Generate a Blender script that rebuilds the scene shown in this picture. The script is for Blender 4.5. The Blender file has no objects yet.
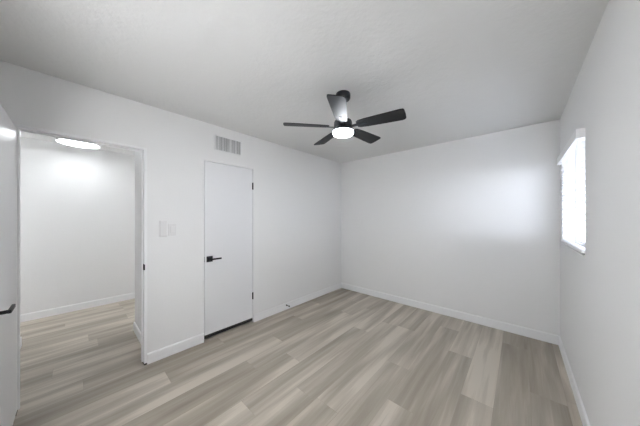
import bpy, bmesh, math, random
from mathutils import Vector, Matrix
random.seed(7)
SC = bpy.context.scene
COL = SC.collection
PI = math.pi
R = math.radians

# ------------------------------------------------------------------ camera
CX, CY, CZ = 2.603, -3.514, 1.382
YAW = R(42.0)
cam_d = bpy.data.cameras.new('camera')
cam = bpy.data.objects.new('camera', cam_d)
COL.objects.link(cam)
cam.location = (CX, CY, CZ)
cam.rotation_euler = (R(90), 0, YAW)
cam_d.sensor_width = 36
cam_d.lens = 36 * 221.6 / 640
cam_d.shift_y = 4.2 / 640
cam_d.clip_start = 0.02
SC.camera = cam

# ------------------------------------------------------------------ world, sun, exposure
SKY_STRENGTH = 6.0
SUN_STRENGTH = 2.4
FAN_LIGHT = 20.0
HALL_LIGHT = 3.0
EXPOSURE = 2.3
w = bpy.data.worlds.new('sky')
SC.world = w
w.use_nodes = True
bg = w.node_tree.nodes['Background']
bg.inputs[1].default_value = SKY_STRENGTH
_n = w.node_tree.nodes.new; _l = w.node_tree.links.new
_tc = _n('ShaderNodeTexCoord'); _sx = _n('ShaderNodeSeparateXYZ'); _ab = _n('ShaderNodeMath'); _ab.operation = 'ABSOLUTE'
_cr = _n('ShaderNodeValToRGB')
_l(_tc.outputs['Generated'], _sx.inputs[0]); _l(_sx.outputs[2], _ab.inputs[0]); _l(_ab.outputs[0], _cr.inputs[0]); _l(_cr.outputs[0], bg.inputs[0])
_cr.color_ramp.elements[0].position = 0.05; _cr.color_ramp.elements[0].color = (0.93, 0.95, 1.0, 1)   # bright haze at the horizon
_cr.color_ramp.elements[1].position = 0.6; _cr.color_ramp.elements[1].color = (0.50, 0.52, 0.56, 1)
sd = bpy.data.lights.new('sun', 'SUN')
sd.energy = SUN_STRENGTH
sd.angle = R(26)
sd.color = (0.97, 0.97, 1.0)
sun = bpy.data.objects.new('sun', sd)
COL.objects.link(sun)
sun.location = (6, -4, 3)
# low hazy sun travelling toward the far left corner of the room
sun.rotation_euler = Vector((-1.05, 1.0, 0.0)).to_track_quat('-Z', 'Y').to_euler()
pd = bpy.data.lights.new('window_portal', 'AREA')
pd.shape = 'RECTANGLE'; pd.size = 1.10; pd.size_y = 0.86
pd.cycles.is_portal = True
portal = bpy.data.objects.new('window_portal', pd)
COL.objects.link(portal)
portal.location = (3.10, -0.72, 1.54)
portal.rotation_euler = Vector((-1, 0, 0)).to_track_quat('-Z', 'Y').to_euler()
pd2 = bpy.data.lights.new('added_window_portal', 'AREA')  # sampling portal for the added window behind the camera
pd2.shape = 'RECTANGLE'; pd2.size = 1.3; pd2.size_y = 1.0
pd2.cycles.is_portal = True
portal2 = bpy.data.objects.new('added_window_portal', pd2)
COL.objects.link(portal2)
portal2.location = (1.60, -4.09, 1.4)
portal2.rotation_euler = Vector((0, 1, 0)).to_track_quat('-Z', 'Y').to_euler()
vs = SC.view_settings
SC.display_settings.display_device = 'sRGB'
vs.view_transform = 'Standard'; vs.look = 'None'; vs.gamma = 1; vs.use_curve_mapping = False
vs.exposure = EXPOSURE

# ------------------------------------------------------------------ materials
def mat(name, col, rough=0.5, metal=0.0, spec=0.5, emit=None, estr=0.0, bump=None, trans=0.0):
    m = bpy.data.materials.new(name); m.use_nodes = True
    nt = m.node_tree; b = nt.nodes['Principled BSDF']
    b.inputs['Base Color'].default_value = (*col, 1)
    b.inputs['Roughness'].default_value = rough
    b.inputs['Metallic'].default_value = metal
    b.inputs['Specular IOR Level'].default_value = spec
    if emit:
        b.inputs['Emission Color'].default_value = (*emit, 1)
        b.inputs['Emission Strength'].default_value = estr
    if bump:
        sc_, st, dist, det = bump
        tc = nt.nodes.new('ShaderNodeTexCoord')
        n = nt.nodes.new('ShaderNodeTexNoise'); n.inputs['Scale'].default_value = sc_
        n.inputs['Detail'].default_value = det
        bp = nt.nodes.new('ShaderNodeBump'); bp.inputs['Strength'].default_value = st
        bp.inputs['Distance'].default_value = dist
        nt.links.new(tc.outputs['Object'], n.inputs['Vector'])
        nt.links.new(n.outputs['Fac'], bp.inputs['Height'])
        nt.links.new(bp.outputs['Normal'], b.inputs['Normal'])
    return m

M_wall = mat('wall_paint', (0.855, 0.852, 0.845), 0.55, spec=0.3, bump=(60, 0.12, 0.004, 3))
M_trim = mat('trim_paint', (0.90, 0.90, 0.90), 0.32, spec=0.5)
M_door = mat('door_paint', (0.82, 0.82, 0.83), 0.35, spec=0.5)
M_black = mat('black_matte_metal', (0.008, 0.008, 0.009), 0.45, metal=0.0, spec=0.25)
M_fan = mat('fan_black', (0.010, 0.012, 0.018), 0.35, spec=0.5)
M_blade = mat('fan_blade_black', (0.008, 0.009, 0.011), 0.5, spec=0.5)
M_plate = mat('switch_plastic', (0.80, 0.79, 0.785), 0.3)
M_vent = mat('vent_enamel', (0.84, 0.84, 0.84), 0.4)
M_dark = mat('duct_grey', (0.45, 0.45, 0.45), 0.8)
M_gap = mat('gap_shade_and_clip', (0.03, 0.028, 0.025), 0.7)  # near-black for the shade in floor gaps, also the hall lamp clips
M_vinyl = mat('window_vinyl', (0.85, 0.85, 0.85), 0.35)
M_ground = mat('outside_ground', (0.30, 0.295, 0.29), 0.9, bump=(8, .3, .02, 4))
M_lens = mat('lamp_lens', (0.9, 0.9, 0.9), 0.4, emit=(0.90, 0.94, 1.0), estr=FAN_LIGHT)
M_hlens = mat('hall_lamp_lens', (0.9, 0.9, 0.9), 0.4, emit=(0.93, 0.97, 1.0), estr=HALL_LIGHT)

def ceiling_mat():
    m = mat('ceiling_paint', (0.77, 0.767, 0.757), 0.7, spec=0.2)
    nt = m.node_tree; b = nt.nodes['Principled BSDF']
    tc = nt.nodes.new('ShaderNodeTexCoord')
    n1 = nt.nodes.new('ShaderNodeTexNoise'); n1.inputs['Scale'].default_value = 3.2; n1.inputs['Detail'].default_value = 6; n1.inputs['Roughness'].default_value = .65
    n2 = nt.nodes.new('ShaderNodeTexNoise'); n2.inputs['Scale'].default_value = 38; n2.inputs['Detail'].default_value = 3
    add = nt.nodes.new('ShaderNodeMath'); add.operation = 'MULTIPLY_ADD'; add.inputs[1].default_value = 0.25
    bp = nt.nodes.new('ShaderNodeBump'); bp.inputs['Strength'].default_value = .24; bp.inputs['Distance'].default_value = .03
    nt.links.new(tc.outputs['Object'], n1.inputs['Vector']); nt.links.new(tc.outputs['Object'], n2.inputs['Vector'])
    nt.links.new(n2.outputs['Fac'], add.inputs[0]); nt.links.new(n1.outputs['Fac'], add.inputs[2])
    nt.links.new(add.outputs[0], bp.inputs['Height']); nt.links.new(bp.outputs['Normal'], b.inputs['Normal'])
    return m
M_ceil = ceiling_mat()

def slat_mat():
    m = bpy.data.materials.new('blind_slat'); m.use_nodes = True
    nt = m.node_tree; b = nt.nodes['Principled BSDF']; out = nt.nodes['Material Output']
    b.inputs['Base Color'].default_value = (0.88, 0.88, 0.9, 1); b.inputs['Roughness'].default_value = .4
    t = nt.nodes.new('ShaderNodeBsdfTranslucent'); t.inputs[0].default_value = (0.85, 0.87, 0.95, 1)
    mx = nt.nodes.new('ShaderNodeMixShader'); mx.inputs[0].default_value = .05
    b.inputs['Specular IOR Level'].default_value = .2
    nt.links.new(b.outputs[0], mx.inputs[1]); nt.links.new(t.outputs[0], mx.inputs[2]); nt.links.new(mx.outputs[0], out.inputs[0])
    return m
M_slat = slat_mat()

def glass_mat():
    m = bpy.data.materials.new('window_glass'); m.use_nodes = True
    nt = m.node_tree; out = nt.nodes['Material Output']; nt.nodes.remove(nt.nodes['Principled BSDF'])
    tr = nt.nodes.new('ShaderNodeBsdfTransparent'); tr.inputs[0].default_value = (.63, .65, .675, 1)   # tint added to dim the daylight so the slats stay readable
    gl = nt.nodes.new('ShaderNodeBsdfGlossy'); gl.inputs['Roughness'].default_value = .02
    mx = nt.nodes.new('ShaderNodeMixShader')
    mx.inputs[0].default_value = .06
    nt.links.new(tr.outputs[0], mx.inputs[1]); nt.links.new(gl.outputs[0], mx.inputs[2])
    nt.links.new(mx.outputs[0], out.inputs[0])
    return m
M_glass = glass_mat()

def frosted_mat():  # diffusing panes of the added windows, spread their fill light evenly
    m = bpy.data.materials.new('added_window_frost'); m.use_nodes = True
    nt = m.node_tree; out = nt.nodes['Material Output']; nt.nodes.remove(nt.nodes['Principled BSDF'])
    t = nt.nodes.new('ShaderNodeBsdfTranslucent'); t.inputs[0].default_value = (.84, .84, .835, 1)
    nt.links.new(t.outputs[0], out.inputs[0]); return m
M_frost = frosted_mat()

def floor_mat():
    m = bpy.data.materials.new('vinyl_plank'); m.use_nodes = True
    nt = m.node_tree; N = nt.nodes.new; L = nt.links.new
    b = nt.nodes['Principled BSDF']
    at = N('ShaderNodeAttribute'); at.attribute_name = 'tone'          # r = tone, g/b = per-plank offsets
    sep = N('ShaderNodeSeparateColor'); L(at.outputs['Color'], sep.inputs[0])
    tc = N('ShaderNodeTexCoord')
    off = N('ShaderNodeCombineXYZ')
    m1 = N('ShaderNodeMath'); m1.operation = 'MULTIPLY'; m1.inputs[1].default_value = 37; L(sep.outputs[1], m1.inputs[0])
    m2 = N('ShaderNodeMath'); m2.operation = 'MULTIPLY'; m2.inputs[1].default_value = 53; L(sep.outputs[2], m2.inputs[0])
    L(m1.outputs[0], off.inputs[0]); L(m2.outputs[0], off.inputs[1])
    ad = N('ShaderNodeVectorMath'); ad.operation = 'ADD'; L(tc.outputs['Object'], ad.inputs[0]); L(off.outputs[0], ad.inputs[1])
    def stretched(sx, sy, det, rough, dist=0.0):
        mp = N('ShaderNodeMapping'); mp.inputs['Scale'].default_value = (sx, sy, 1); L(ad.outputs[0], mp.inputs['Vector'])
        n = N('ShaderNodeTexNoise'); n.inputs['Scale'].default_value = 1; n.inputs['Detail'].default_value = det
        n.inputs['Roughness'].default_value = rough; n.inputs['Distortion'].default_value = dist
        L(mp.outputs[0], n.inputs['Vector']); return n.outputs['Fac']
    broad = stretched(6.5, 0.7, 1.5, .45, .4)       # soft long bands inside a plank
    mid = stretched(26, 1.3, 3, .5, .5)
    fine = stretched(160, 5, 4, .6)
    def comb(a, ka, b_, kb):
        x = N('ShaderNodeMath'); x.operation = 'MULTIPLY'; x.inputs[1].default_value = ka; L(a, x.inputs[0])
        y = N('ShaderNodeMath'); y.operation = 'MULTIPLY_ADD'; y.inputs[1].default_value = kb; L(b_, y.inputs[0]); L(x.outputs[0], y.inputs[2])
        return y.outputs[0]
    v = comb(broad, 0.86, mid, 0.38)
    v = comb(v, 1.0, fine, 0.14)                # mean about .72
    v = comb(v, 1.0, sep.outputs[0], 0.32)      # + tone (0..1) -> about .97
    cr = N('ShaderNodeValToRGB'); L(v, cr.inputs[0])
    e = cr.color_ramp.elements
    e[0].position = .55; e[0].color = (0.285, 0.245, 0.193, 1)
    e[1].position = 1.15; e[1].color = (0.62, 0.562, 0.48, 1)
    k = e.new(.80); k.color = (0.420, 0.373, 0.308, 1)
    k = e.new(.95); k.color = (0.545, 0.49, 0.414, 1)
    L(cr.outputs[0], b.inputs['Base Color'])
    b.inputs['Roughness'].default_value = .42; b.inputs['Specular IOR Level'].default_value = .4
    bp = N('ShaderNodeBump'); bp.inputs['Strength'].default_value = .08; bp.inputs['Distance'].default_value = .002
    L(fine, bp.inputs['Height']); L(bp.outputs['Normal'], b.inputs['Normal'])
    return m
M_floor = floor_mat()

# ------------------------------------------------------------------ helpers
def obj(name, bm, m, parent=None, smooth=False, recalc=True):
    if recalc: bmesh.ops.recalc_face_normals(bm, faces=bm.faces)
    me = bpy.data.meshes.new(name); bm.to_mesh(me); bm.free()
    me.materials.append(m)
    if smooth:
        me.polygons.foreach_set('use_smooth', [True] * len(me.polygons))
        me.set_sharp_from_angle(angle=R(35))
    o = bpy.data.objects.new(name, me); COL.objects.link(o)
    if parent: o.parent = parent
    return o
def struct(name, bm, m, parent=None, **k):
    o = obj(name, bm, m, parent, **k)
    if parent is None: o['kind'] = 'structure'
    return o
def thing(name, label, cat, loc=(0, 0, 0), rz=0, group=None):
    o = bpy.data.objects.new(name, None); COL.objects.link(o)
    o.empty_display_size = .05
    o.location = loc; o.rotation_euler = (0, 0, rz); tag(o, label, cat, group); return o
def tag(o, label, cat, group=None):
    o['label'] = label; o['category'] = cat
    if group: o['group'] = group
    return o
def bx(bm, x0, x1, y0, y1, z0, z1, bev=0, M=None):
    vs_ = [bm.verts.new(p) for p in ((x0, y0, z0), (x1, y0, z0), (x1, y1, z0), (x0, y1, z0), (x0, y0, z1), (x1, y0, z1), (x1, y1, z1), (x0, y1, z1))]
    fs = [bm.faces.new([vs_[i] for i in q]) for q in ((0, 3, 2, 1), (4, 5, 6, 7), (0, 1, 5, 4), (1, 2, 6, 5), (2, 3, 7, 6), (3, 0, 4, 7))]
    g = vs_
    if bev:
        es = {e for f in fs for e in f.edges}
        r = bmesh.ops.bevel(bm, geom=list(es), offset=bev, segments=2, affect='EDGES', profile=.6)
        g = list({v for v in r['verts']} | {v for v in vs_ if v.is_valid})
    if M is not None: bmesh.ops.transform(bm, matrix=M, verts=g)
    return bm
def box(x0, x1, y0, y1, z0, z1, bev=0, M=None):
    return bx(bmesh.new(), x0, x1, y0, y1, z0, z1, bev, M)
def lathe(profile, n=48, bm=None, c=(0, 0)):
    bm = bm or bmesh.new(); rings = []
    for r, z in profile:
        if r < 1e-6: rings.append([bm.verts.new((c[0], c[1], z))])
        else: rings.append([bm.verts.new((c[0] + r * math.cos(2 * PI * i / n), c[1] + r * math.sin(2 * PI * i / n), z)) for i in range(n)])
    for a, b in zip(rings, rings[1:]):
        for i in range(n):
            j = (i + 1) % n
            if len(a) == 1 and len(b) == 1: continue
            if len(a) == 1: bm.faces.new((a[0], b[j], b[i]))
            elif len(b) == 1: bm.faces.new((a[i], a[j], b[0]))
            else: bm.faces.new((a[i], a[j], b[j], b[i]))
    return bm
def tube(bm, pts, r, n=12, caps=True):
    pts = [Vector(p) for p in pts]; rings = []
    for i, p in enumerate(pts):
        d = (pts[min(i + 1, len(pts) - 1)] - pts[max(i - 1, 0)]).normalized()
        u = d.cross(Vector((0, 0, 1))); u = u.normalized() if u.length > 1e-3 else Vector((1, 0, 0)); v = d.cross(u)
        rr = r[i] if isinstance(r, (list, tuple)) else r
        rings.append([bm.verts.new(p + rr * (math.cos(2 * PI * k / n) * u + math.sin(2 * PI * k / n) * v)) for k in range(n)])
    for a, b in zip(rings, rings[1:]):
        for k in range(n): bm.faces.new((a[k], a[(k + 1) % n], b[(k + 1) % n], b[k]))
    if caps: bm.faces.new(rings[0][::-1]); bm.faces.new(rings[-1])
    return bm
def extrude_profile(prof, axis, a, b):
    """closed 2-D profile swept straight along axis 'x' or 'y'; prof gives (across, z)"""
    bm = bmesh.new(); A = []; B = []
    for u, z in prof:
        A.append(bm.verts.new((a, u, z) if axis == 'x' else (u, a, z)))
        B.append(bm.verts.new((b, u, z) if axis == 'x' else (u, b, z)))
    n = len(prof)
    for i in range(n): bm.faces.new((A[i], A[(i + 1) % n], B[(i + 1) % n], B[i]))
    bm.faces.new(A[::-1]); bm.faces.new(B)
    return bm

# ------------------------------------------------------------------ dimensions
W = 2.928                 # room width (x), left wall at x=0
YF = -3.945               # front wall (behind camera); far wall at y=0
H = 2.44
T = 0.12
# hall doorway (in left wall)
D1a, D1b, DH = -3.805, -3.054, 2.032      # outer edges of the flush frame
# closet doorway
C1a, C1b, CH = -2.552, -1.933, 2.018
# window opening in right wall
WYa, WYb, WZa, WZb = -1.236, -0.205, 1.128, 1.955
HX = -2.277                # hall far wall
RX, RY = -0.897, -3.014    # hall corner to the right of the doorway
LX, LY = -1.367, -3.902    # hall corner to the left

# ------------------------------------------------------------------ floor: one sheet of planks
def build_floor():
    bm = bmesh.new(); lay = bm.loops.layers.float_color.new('tone')
    x0f, x1f, y0f, y1f = HX - .12, W + .05, -5.6, 0.05
    pw, pl = 0.202, 1.52
    joints = {10: -.912, 11: -1.487, 8: -1.49, 9: -1.917, 3: -2.405, 2: -1.96, 0: -.89, 1: -2.97,
              -9: -3.59, -5: -3.336, -3: -3.64, -1: -3.462, -8: -3.018, 12: -.35, 7: -.75, 6: -2.30, 5: -1.15, 4: -.55, 13: -1.1, -2: -2.9}
    # tone of the plank just far (+y) of the joint, then just near
    tones = {10: (.55, .22), 11: (.72, .28), 8: (.66, .40), 9: (.28, .62), 3: (.66, .25), 2: (.30, .60), 0: (.22, .62), 1: (.25, .66),
             -5: (.25, .62), -3: (.72, .25), -1: (.48, .70), -8: (.6, .15), 12: (.22, .20), 7: (.5, .7), 6: (.45, .62), 5: (.62, .5), 4: (.6, .7), 13: (.15, .12)}
    rnd = random.Random(11)
    k0 = math.floor((x0f - .038) / pw); k1 = math.floor((x1f - .038) / pw)
    g = 0.0007
    for k in range(k0, k1 + 1):
        xa = max(x0f, .038 + k * pw); xb = min(x1f, .038 + (k + 1) * pw)
        j = joints.get(k, -rnd.random() * pl)
        tf, tn = tones.get(k, (rnd.uniform(.25, .75), rnd.uniform(.25, .75)))
        while j < y1f: j += pl
        ys = [y1f]
        t = j - pl
        while t > y0f: ys.append(t); t -= pl
        ys.append(y0f)
        j0 = joints.get(k)
        for a, b in zip(ys, ys[1:]):   # a far, b near
            if j0 is not None and abs(b - j0) < 1e-4: tone = tf
            elif j0 is not None and abs(a - j0) < 1e-4: tone = tn
            elif k == 0 and a < -2.3: tone = .25
            else: tone = rnd.uniform(.36, .62)
            c = (tone, rnd.random(), rnd.random(), 1)
            vs_ = [bm.verts.new(p) for p in ((xa + g, b + g, 0), (xb - g, b + g, 0), (xb - g, a - g, 0), (xa + g, a - g, 0))]
            f = bm.faces.new(vs_)
            for l in f.loops: l[lay] = c
    # substrate showing in the hairline joints
    vs_ = [bm.verts.new(p) for p in ((x0f, y0f, -.0008), (x1f, y0f, -.0008), (x1f, y1f, -.0008), (x0f, y1f, -.0008))]
    f = bm.faces.new(vs_)
    for l in f.loops: l[lay] = (0, .5, .5, 1)
    bx(bm, x0f, x1f, y0f, y1f, -.06, -.001)
    return struct('floor', bm, M_floor, recalc=False)
build_floor()

# ------------------------------------------------------------------ ceiling and walls
struct('ceiling', box(HX - .12, W + .14, -5.6, .12, H, H + .1), M_ceil)
bm = bmesh.new()          # left wall with doorway, closet opening and vent opening left solid
bx(bm, -T, 0, YF - .12, D1a, 0, H)
bx(bm, -T, 0, D1a, D1b, DH, H)
bx(bm, -T, 0, D1b, C1a, 0, H)
bx(bm, -T, 0, C1a, C1b, CH, H)
bx(bm, -T, 0, C1b, 0, 0, H)
struct('wall_left', bm, M_wall)
struct('wall_back', box(-T, W + .14, 0, .12, 0, H), M_wall)
bm = bmesh.new()
WT = .14
bx(bm, W, W + WT, YF - .12, 0, 0, WZa)
bx(bm, W, W + WT, YF - .12, 0, WZb, H)
bx(bm, W, W + WT, YF - .12, WYa, WZa, WZb)
bx(bm, W, W + WT, WYb, 0, WZa, WZb)
struct('wall_right', bm, M_wall)
FXa, FXb, FZa, FZb = 1.0, 2.2, .95, 1.85  # added window, out of view behind the camera, brings in fill daylight
bm = box(0, FXa, YF - .12, YF, 0, H)
bx(bm, FXb, W, YF - .12, YF, 0, H)
bx(bm, FXa, FXb, YF - .12, YF, 0, FZa)
bx(bm, FXa, FXb, YF - .12, YF, FZb, H)
struct('wall_front', bm, M_wall)
bm = bmesh.new()
yo = YF - .115
bx(bm, FXa, FXa + .04, yo, yo + .05, FZa, FZb); bx(bm, FXb - .04, FXb, yo, yo + .05, FZa, FZb)
bx(bm, FXa + .04, FXb - .04, yo, yo + .05, FZa, FZa + .04); bx(bm, FXa + .04, FXb - .04, yo, yo + .05, FZb - .04, FZb)
bx(bm, (FXa + FXb) / 2 - .02, (FXa + FXb) / 2 + .02, yo, yo + .05, FZa + .04, FZb - .04)
wn2 = struct('added_window_2', bm, M_vinyl)
obj('window_pane', box(FXa + .04, FXb - .04, yo + .020, yo + .024, FZa + .04, FZb - .04), M_frost, wn2)
# hall shell
struct('wall_hall_far', box(HX - .12, HX, -5.6, .12, 0, H), M_wall)
bm = box(RX, -T, RY, RY + .11, 0, H)
bx(bm, RX, RX + .11, RY + .11, 0.0, 0, H)
struct('wall_hall_right', bm, M_wall)
bm = box(LX, -T, LY - .11, LY, 0, H)
bx(bm, LX, LX + .11, -5.6, LY - .11, 0, H)
struct('wall_hall_left', bm, M_wall)
def added_end_window(wname, pname, xa, xb, y0, y1):  # hall end wall with an added, unseen window for fill daylight
    za, zb, e = .7, 1.9, .18
    bm = box(xa, xb, y0, y1, 0, za)
    bx(bm, xa, xb, y0, y1, zb, H); bx(bm, xa, xa + e, y0, y1, za, zb); bx(bm, xb - e, xb, y0, y1, za, zb)
    struct(wname, bm, M_wall)
    ym = (y0 + y1) / 2
    bm = box(xa + e, xa + e + .04, ym - .02, ym + .02, za, zb); bx(bm, xb - e - .04, xb - e, ym - .02, ym + .02, za, zb)
    bx(bm, xa + e + .04, xb - e - .04, ym - .02, ym + .02, za, za + .04); bx(bm, xa + e + .04, xb - e - .04, ym - .02, ym + .02, zb - .04, zb)
    f = struct(pname, bm, M_vinyl)
    obj('window_pane', box(xa + e + .04, xb - e - .04, ym - .002, ym + .002, za + .04, zb - .04), M_frost, f)
added_end_window('wall_hall_near_end', 'added_window_3', HX, LX, -5.72, -5.6)
added_end_window('wall_hall_far_end', 'added_window_4', HX, RX, 0, .12)
# closet shell behind the narrow door
bm = box(RX + .11, -T, -1.65, -1.59, 0, H)
struct('wall_closet', bm, M_wall)

# ------------------------------------------------------------------ baseboards
BH, BT = .100, .013
def base_profile(s):      # s = direction the board projects
    return [(0, 0), (s * BT, 0), (s * BT, BH - .012), (s * (BT - .003), BH - .004), (s * (BT - .008), BH), (0, BH)]
def baseboard(name, axis, c, s, a, b):
    prof = [(c + u, z) for u, z in base_profile(s)]
    return struct(name, extrude_profile(prof, axis, a, b), M_trim)
baseboard('baseboard_left_near', 'y', 0, 1, D1b, C1a)
baseboard('baseboard_left_far', 'y', 0, 1, C1b, 0)
baseboard('baseboard_back', 'x', 0, -1, BT, W - BT)
baseboard('baseboard_right', 'y', W, -1, YF, 0)
baseboard('baseboard_front', 'x', YF, 1, BT, W - BT)
baseboard('baseboard_left_corner', 'y', 0, 1, YF, D1a)
baseboard('baseboard_hall_far', 'y', HX, 1, -5.6, 0)
baseboard('baseboard_hall_right', 'x', RY, -1, RX - BT, -T)
baseboard('baseboard_hall_right_return', 'y', RX, -1, RY, 0)
baseboard('baseboard_hall_left', 'x', LY, 1, LX - BT, -T)
baseboard('baseboard_hall_left_return', 'y', LX, -1, -5.6, LY)

# ------------------------------------------------------------------ door frames (flush jambs)
def frame(name, ya, yb, zt, depth, fw, proud=.004):
    bm = bmesh.new()
    xa = -depth - proud
    bx(bm, xa, proud, ya, ya + fw, .014, zt, .0015)
    bx(bm, xa, proud, yb - fw, yb, .014, zt, .0015)
    bx(bm, xa, proud, ya + fw, yb - fw, zt - fw, zt, .0015)
    # stop moulding
    bx(bm, -.075, -.045, ya + fw, ya + fw + .010, .014, zt - fw)
    bx(bm, -.075, -.045, yb - fw - .010, yb - fw, .014, zt - fw)
    bx(bm, -.075, -.045, ya + fw + .010, yb - fw - .010, zt - fw - .010, zt - fw)
    return struct(name, bm, M_trim)
FW = .022
fr1 = frame('trim_1', D1a, D1b, DH, T, FW)
fr2 = frame('trim_2', C1a, C1b, CH, T, .006, .002)
def strike(y, z, parent, face=-1, x=-.022):
    bm = box(x - .014, x + .024, min(y, y + face * .002), max(y, y + face * .002), z - .029, z + .029, .0008)
    obj('strike_plate', bm, M_black, parent)
strike(D1b - FW, .915, fr1)
obj('strike_lip', box(.001, .0075, D1b - FW - .004, D1b - FW + .006, .915 - .026, .915 + .026, .001), M_black, fr1)
# small dark block under each jamb leg, coloured to stand in for the shaded gap at the floor
obj('jamb_gap_block', bx(box(-T, .003, D1b - FW, D1b, 0, .014), -T, .003, D1a, D1a + FW, 0, .014), M_gap, fr1)
obj('jamb_gap_block', bx(box(-T, .001, C1b - .006, C1b, 0, .014), -T, .001, C1a, C1a + .006, 0, .014), M_trim, fr2)

# ------------------------------------------------------------------ doors
def lever_set(parent, side, lx, z, dirx, y_face, rose=.064, length=.115):
    """square rose with a straight lever; local frame: door lies in the x-z plane, side = +1/-1 is the y side it is on"""
    s = side
    r_ = obj('rose', box(lx - rose / 2, lx + rose / 2, min(y_face, y_face + s * .008), max(y_face, y_face + s * .008), z - rose / 2, z + rose / 2, .0015), M_black, parent)
    bm = bmesh.new()
    tube(bm, [(lx, y_face + s * .006, z), (lx, y_face + s * .050, z)], .0095, 16)
    bx(bm, min(lx - dirx * .010, lx + dirx * length), max(lx - dirx * .010, lx + dirx * length), min(y_face + s * .041, y_face + s * .054), max(y_face + s * .041, y_face + s * .054), z - .009, z + .009, .003)
    obj('lever', bm, M_black, r_, smooth=True)
def hinge(parent, x, z, y_face, side, h=.086):
    bm = bmesh.new()
    tube(bm, [(x, y_face + side * .004, z - h / 2), (x, y_face + side * .004, z + h / 2)], .0065, 12)
    for dz in (-h / 2, h / 2): tube(bm, [(x, y_face + side * .004, z + dz - .003), (x, y_face + side * .004, z + dz + .003)], .0045, 10)
    bx(bm, x - .010, x + .010, min(y_face, y_face + side * .0015), max(y_face, y_face + side * .0015), z - h / 2, z + h / 2)
    obj('hinge', bm, M_black, parent, smooth=True)
TH = .035
def door(name, w_, h_, pivot, rz):
    """local: pivot at origin, slab runs along +x, thickness toward +y (0..TH)"""
    root = bpy.data.objects.new(name, None); COL.objects.link(root)
    root.location = pivot; root.rotation_euler = (0, 0, rz)
    root['kind'] = 'structure'
    obj('slab', box(.003, w_ - .003, 0, TH, 0, h_, .0015), M_door, root)
    return root
# bedroom door, hinged on the near jamb and folded back against the front wall
d1w = (D1b - D1a) - 2 * FW - .004
d1 = door('door_1', d1w, 1.990, (.003, -3.783 - TH, .014), 0)
lever_set(d1, 1, d1w - .058, .882, -1, TH)
lever_set(d1, -1, d1w - .058, .882, -1, 0)
for z in (.25, 1.0, 1.78): hinge(d1, 0.0, z, 0, -1)
obj('latch', box(d1w - .004, d1w - .0015, TH / 2 - .012, TH / 2 + .012, .905 - .028, .905 + .028, .0005), M_black, d1)
# closet door, closed; hinges on the far side
d2w = (C1b - C1a) - 2 * .006 - .004
# local +x -> world -y (from hinge towards the latch side), local +y -> world +x (the room)
d2 = door('door_2', d2w, CH - .006 - .004 - .062, (-TH - .001, C1b - .008, .062), -PI / 2)
lever_set(d2, 1, d2w - .056, .848, -1, TH)
for z in (.290, 1.727): hinge(d2, .001, z, TH, 1)
obj('latch', box(d2w - .002, d2w + .002, TH - .003, TH + .004, .848 - .030, .848 + .030, .0005), M_black, d2)

obj('door_gap_shade', box(.004, d2w - .004, TH - .012, TH - .002, -.036, 0), M_gap, d2)  # dark strip standing in for the shade in the gap under the door

# ------------------------------------------------------------------ window
wn = struct('window_1', box(W + .085, W + .135, WYa, WYa + .04, WZa, WZb, .003), M_vinyl)
bm = bmesh.new()
bx(bm, W + .085, W + .135, WYb - .04, WYb, WZa, WZb, .003)
bx(bm, W + .085, W + .135, WYa + .04, WYb - .04, WZa, WZa + .04, .003)
bx(bm, W + .085, W + .135, WYa + .04, WYb - .04, WZb - .04, WZb, .003)
ym = (WYa + WYb) / 2
bx(bm, W + .090, W + .130, ym - .02, ym + .02, WZa + .04, WZb - .04, .003)
obj('window_frame', bm, M_vinyl, wn)
obj('window_pane', bx(box(W + .108, W + .112, WYa + .038, ym - .018, WZa + .038, WZb - .038), W + .108, W + .112, ym + .018, WYb - .038, WZa + .038, WZb - .038), M_glass, wn)
struct('trim_3', box(W - .010, W + .084, WYa, WYb, WZa - .012, WZa, .002), M_trim)
struct('ground_outside', box(-12, W + 14, -16, 12, -.2, -.08), M_ground)

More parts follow.
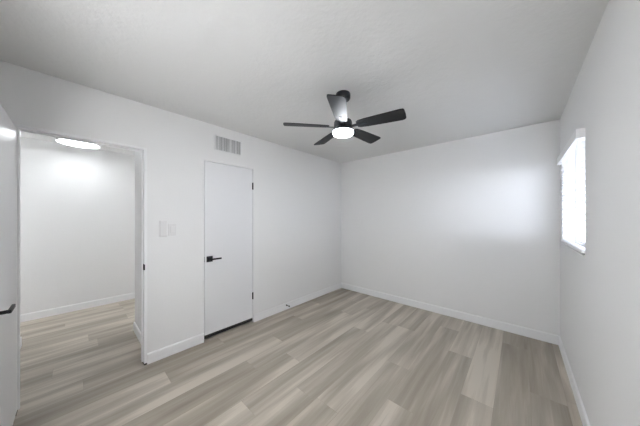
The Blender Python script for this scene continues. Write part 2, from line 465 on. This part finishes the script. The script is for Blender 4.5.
# blind
def build_blind():
    t = thing('window_blind', 'white slatted window blind with boxed valance over the only window', 'blind', (W, -.71, WZa))
    inv = Matrix.Translation((-W, .71, -WZa))
    def part(name, bm, m, parent=t, **k):
        bmesh.ops.transform(bm, matrix=inv, verts=bm.verts); return obj(name, bm, m, parent, **k)
    ya, yb = -1.246, -.222
    vx = W - .042
    bm = bmesh.new()     # valance with a return at each end
    bx(bm, vx, vx + .010, ya, yb + .012, 1.915, 1.977, .0015)
    bx(bm, vx + .010, W - .0005, ya, ya + .010, 1.915, 1.977, .0015)
    bx(bm, vx + .010, W - .0005, yb + .002, yb + .012, 1.915, 1.977, .0015)
    part('valance', bm, M_trim)
    sa, sb = WYa + .012, WYb - .012
    part('headrail', box(W - .024, W + .026, sa, sb, 1.925, 1.952, .002), M_trim)
    sx = W + .008
    tilt = R(30)
    zt, zb, n = 1.885, 1.185, 17
    mesh = None
    for i in range(n):
        z = zt + (zb - zt) * i / (n - 1)
        if mesh is None:
            bm = bmesh.new()
            K = 6; top = []; bot = []
            for q in range(K + 1):
                u = -.025 + .05 * q / K
                c = .0022 * (1 - (u / .025) ** 2)
                for lst, dz in ((top, .0012), (bot, -.0012)):
                    p = Vector((u, 0, c + dz)); p = Matrix.Rotation(tilt, 3, 'Y') @ p
                    lst.append((bm.verts.new((p.x, sa, p.z)), bm.verts.new((p.x, sb, p.z))))
            for lst in (top, bot):
                for a, b in zip(lst, lst[1:]): bm.faces.new((a[0], b[0], b[1], a[1]))
            for e in (0, K): bm.faces.new((top[e][0], top[e][1], bot[e][1], bot[e][0]))
            for s in (0, 1): bm.faces.new([v[s] for v in top] + [v[s] for v in bot[::-1]])
            bmesh.ops.translate(bm, vec=(0, .71, 0), verts=bm.verts)
            o = obj('slat', bm, M_slat, t); mesh = o.data
        else:
            o = bpy.data.objects.new('slat', mesh); COL.objects.link(o); o.parent = t
        o.location = (sx - W, 0, z - WZa)
    part('bottom_rail', box(sx - .024, sx + .024, sa, sb, 1.139, 1.158, .004), M_trim)
    for y in (sa + .13, (sa + sb) / 2, sb - .13):
        bm = bmesh.new()
        for x in (sx - .0255, sx + .0255): bx(bm, x - .0007, x + .0007, y - .0015, y + .0015, 1.155, 1.908)
        part('ladder_cord', bm, M_trim)
    bm = bmesh.new(); tube(bm, [(vx + .016, sa + .045, 1.91), (vx + .008, sa + .045, 1.86), (vx + .006, sa + .045, 1.42)], .0018, 8)
    part('tilt_wand', bm, M_plate)
build_blind()

# ------------------------------------------------------------------ air vent over the closet door
def build_vent():
    ya, yb, za, zb = -2.435, -2.103, 2.152, 2.335
    t = thing('air_vent', 'white wall vent with upright louvres above the narrow door', 'vent', (0, (ya + yb) / 2, za))
    oy = (ya + yb) / 2
    def P(bm): bmesh.ops.translate(bm, vec=(0, -oy, -za), verts=bm.verts); return bm
    bm = bmesh.new(); b_ = .012
    bx(bm, .0005, .007, ya, ya + b_, za, zb, .001); bx(bm, .0005, .007, yb - b_, yb, za, zb, .001)
    bx(bm, .0005, .007, ya + b_, yb - b_, za, za + b_, .001); bx(bm, .0005, .007, ya + b_, yb - b_, zb - b_, zb, .001)
    obj('frame', P(bm), M_vent, t)
    obj('duct_opening', P(box(.0003, .0012, ya + b_, yb - b_, za + b_, zb - b_)), M_dark, t)
    bm = bmesh.new(); n = 26
    for i in range(n):
        y = ya + b_ + (yb - ya - 2 * b_) * (i + .5) / n
        Mx = Matrix.Translation((.0045, y, 0)) @ Matrix.Rotation(R(random.choice((38, 50, 20, 0, 60))), 4, 'Z')
        bx(bm, -.0006, .0006, -.0046, .0046, za + b_, zb - b_, 0, Mx)
    obj('louvres', P(bm), M_vent, t)
    for s in (ya + .006, yb - .006):
        bm = bmesh.new(); tube(bm, [(.0065, s, (za + zb) / 2), (.0085, s, (za + zb) / 2)], .0028, 10); obj('screw', P(bm), M_vent, t)
build_vent()

# ------------------------------------------------------------------ switches
def switch(label, y0, y1, z0, z1, kind):
    t = thing('light_switch', label, 'switch', (0, (y0 + y1) / 2, (z0 + z1) / 2), 0)
    hw, hh = (y1 - y0) / 2, (z1 - z0) / 2
    if kind == 'remote':
        obj('cradle', box(.0005, .010, -hw, hw, -hh, hh, .003), M_plate, t)
        rm = obj('remote_body', box(.009, .021, -hw + .006, hw - .006, -hh + .006, hh - .004, .004), M_plate, t)
        for dz in (.045, .022, 0.0, -.022):
            bm = bmesh.new(); tube(bm, [(.0205, 0, dz), (.0222, 0, dz)], .007, 16); obj('button', bm, M_plate, rm, smooth=True)
    else:
        obj('wall_plate', box(.0005, .006, -hw, hw, -hh, hh, .002), M_plate, t)
        Mx = Matrix.Rotation(R(-4), 4, 'Y')
        obj('rocker', box(.004, .010, -.0165, .0165, -.033, .033, .0015, Mx), M_plate, t)
    return t
switch('taller white wall control nearest the open doorway', -2.961, -2.892, 1.19, 1.350, 'remote')
switch('shorter white rocker light switch beside the taller wall control', -2.886, -2.815, 1.199, 1.317, 'rocker')

# ------------------------------------------------------------------ door stop on the baseboard
t = thing('door_stop', 'small black door stop fixed to the baseboard of the left wall', 'door stop', (BT + .0003, -1.385, .066))
bm = bmesh.new(); tube(bm, [(0, 0, 0), (.004, 0, 0)], .011, 16); tube(bm, [(.003, 0, 0), (.055, 0, 0)], .004, 10)
obj('stem', bm, M_black, t, smooth=True)
bm = bmesh.new(); tube(bm, [(.052, 0, 0), (.056, 0, 0), (.066, 0, 0), (.069, 0, 0)], [.007, .0095, .0095, .006], 16)
obj('rubber_tip', bm, M_black, t, smooth=True)

# ------------------------------------------------------------------ hall lamp
def build_hall_lamp():
    t = thing('ceiling_lamp', 'round white flush ceiling lamp glowing in the hall beyond the doorway', 'ceiling lamp', (-4.43 + CX - 2.603 + 2.603, CY + .045, H))
    t.location = (HALL_X, HALL_Y, H)
    r = .203
    obj('base', lathe([(0, 0), (r - .010, 0), (r - .002, -.008), (r, -.020), (r, -.081), (r - .004, -.085), (r - .008, -.081), (r - .008, -.065), (0, -.065)]), M_trim, t, smooth=True)
    obj('diffuser', lathe([(0, -.0655), (r - .0085, -.0655), (r - .0085, -.079), (r - .030, -.084), (r * .5, -.086), (0, -.087)]), M_hlens, t, smooth=True)
    for az in (62, 180, 298):
        a = R(az)
        bm = box(r - .004, r + .010, -.012, .012, -.080, -.060, .002, Matrix.Rotation(a, 4, 'Z'))
        obj('clip', bm, M_gap, t)
HALL_X, HALL_Y = -1.772, -3.468
build_hall_lamp()

# ------------------------------------------------------------------ ceiling fan
def build_fan():
    fx, fy = 1.477, -1.968
    t = thing('ceiling_fan', 'black five-blade ceiling fan with a round lit lamp at the centre', 'ceiling fan', (fx, fy, H))
    obj('canopy', lathe([(0, 0), (.060, 0), (.062, -.006), (.062, -.040), (.054, -.052), (.030, -.058), (0, -.058)]), M_fan, t, smooth=True)
    bm = bmesh.new(); tube(bm, [(0, 0, -.05), (0, 0, -.17)], .0125, 16); obj('downrod', bm, M_fan, t, smooth=True)
    obj('coupling', lathe([(0, -.140), (.020, -.140), (.034, -.150), (.036, -.200), (.036, -.226), (0, -.226)]), M_fan, t, smooth=True)
    obj('motor_housing', lathe([(0, -.224), (.050, -.224), (.072, -.234), (.078, -.248), (.078, -.300), (.088, -.310), (.092, -.316), (.092, -.326), (0, -.326)]), M_fan, t, smooth=True)
    obj('lamp_lens', lathe([(0, -.3265), (.084, -.3265), (.086, -.331), (.086, -.341), (.081, -.348), (.060, -.352), (0, -.354)]), M_lens, t, smooth=True)
    zb = -.285
    for k in range(5):
        th = R(-169 + 72 * k)
        # th is clockwise from the camera heading
        fwd = Vector((-math.sin(YAW), math.cos(YAW))); rt = Vector((math.cos(YAW), math.sin(YAW)))
        d = fwd * math.cos(th) + rt * math.sin(th)
        az = math.atan2(d.y, d.x)
        Mz = Matrix.Rotation(az, 4, 'Z')
        pitch = Matrix.Rotation(R(-13), 4, 'X')
        # outline along +x
        r0, r1 = .125, .503
        pts = [(r0, -.034), (r0 + .02, -.046), (.20, -.053), (.36, -.061), (r1 - .025, -.066), (r1 - .006, -.062), (r1, -.050),
               (r1 + .004, .0), (r1 + .002, .046), (r1 - .008, .060), (r1 - .03, .064), (.36, .060), (.20, .052), (r0 + .02, .045), (r0, .034)]
        bm = bmesh.new()
        lo = [bm.verts.new((x, y, -.003)) for x, y in pts]; hi = [bm.verts.new((x, y, .003)) for x, y in pts]
        bm.faces.new(lo[::-1]); bm.faces.new(hi)
        for i in range(len(pts)): bm.faces.new((lo[i], lo[(i + 1) % len(pts)], hi[(i + 1) % len(pts)], hi[i]))
        bmesh.ops.transform(bm, matrix=Matrix.Translation((0, 0, zb)) @ Mz @ pitch, verts=bm.verts)
        b = obj('blade', bm, M_blade, t)
        bm = box(.080, .150, -.016, .016, -.0075, -.0035, .001)
        bx(bm, .145, .205, -.010, .010, -.0075, -.0035, .001)
        for q in (.150, .195): tube(bm, [(q, 0, -.0095), (q, 0, -.007)], .005, 10)
        bmesh.ops.transform(bm, matrix=Matrix.Translation((0, 0, zb)) @ Mz @ pitch, verts=bm.verts)
        obj('blade_bracket', bm, M_fan, b)
build_fan()
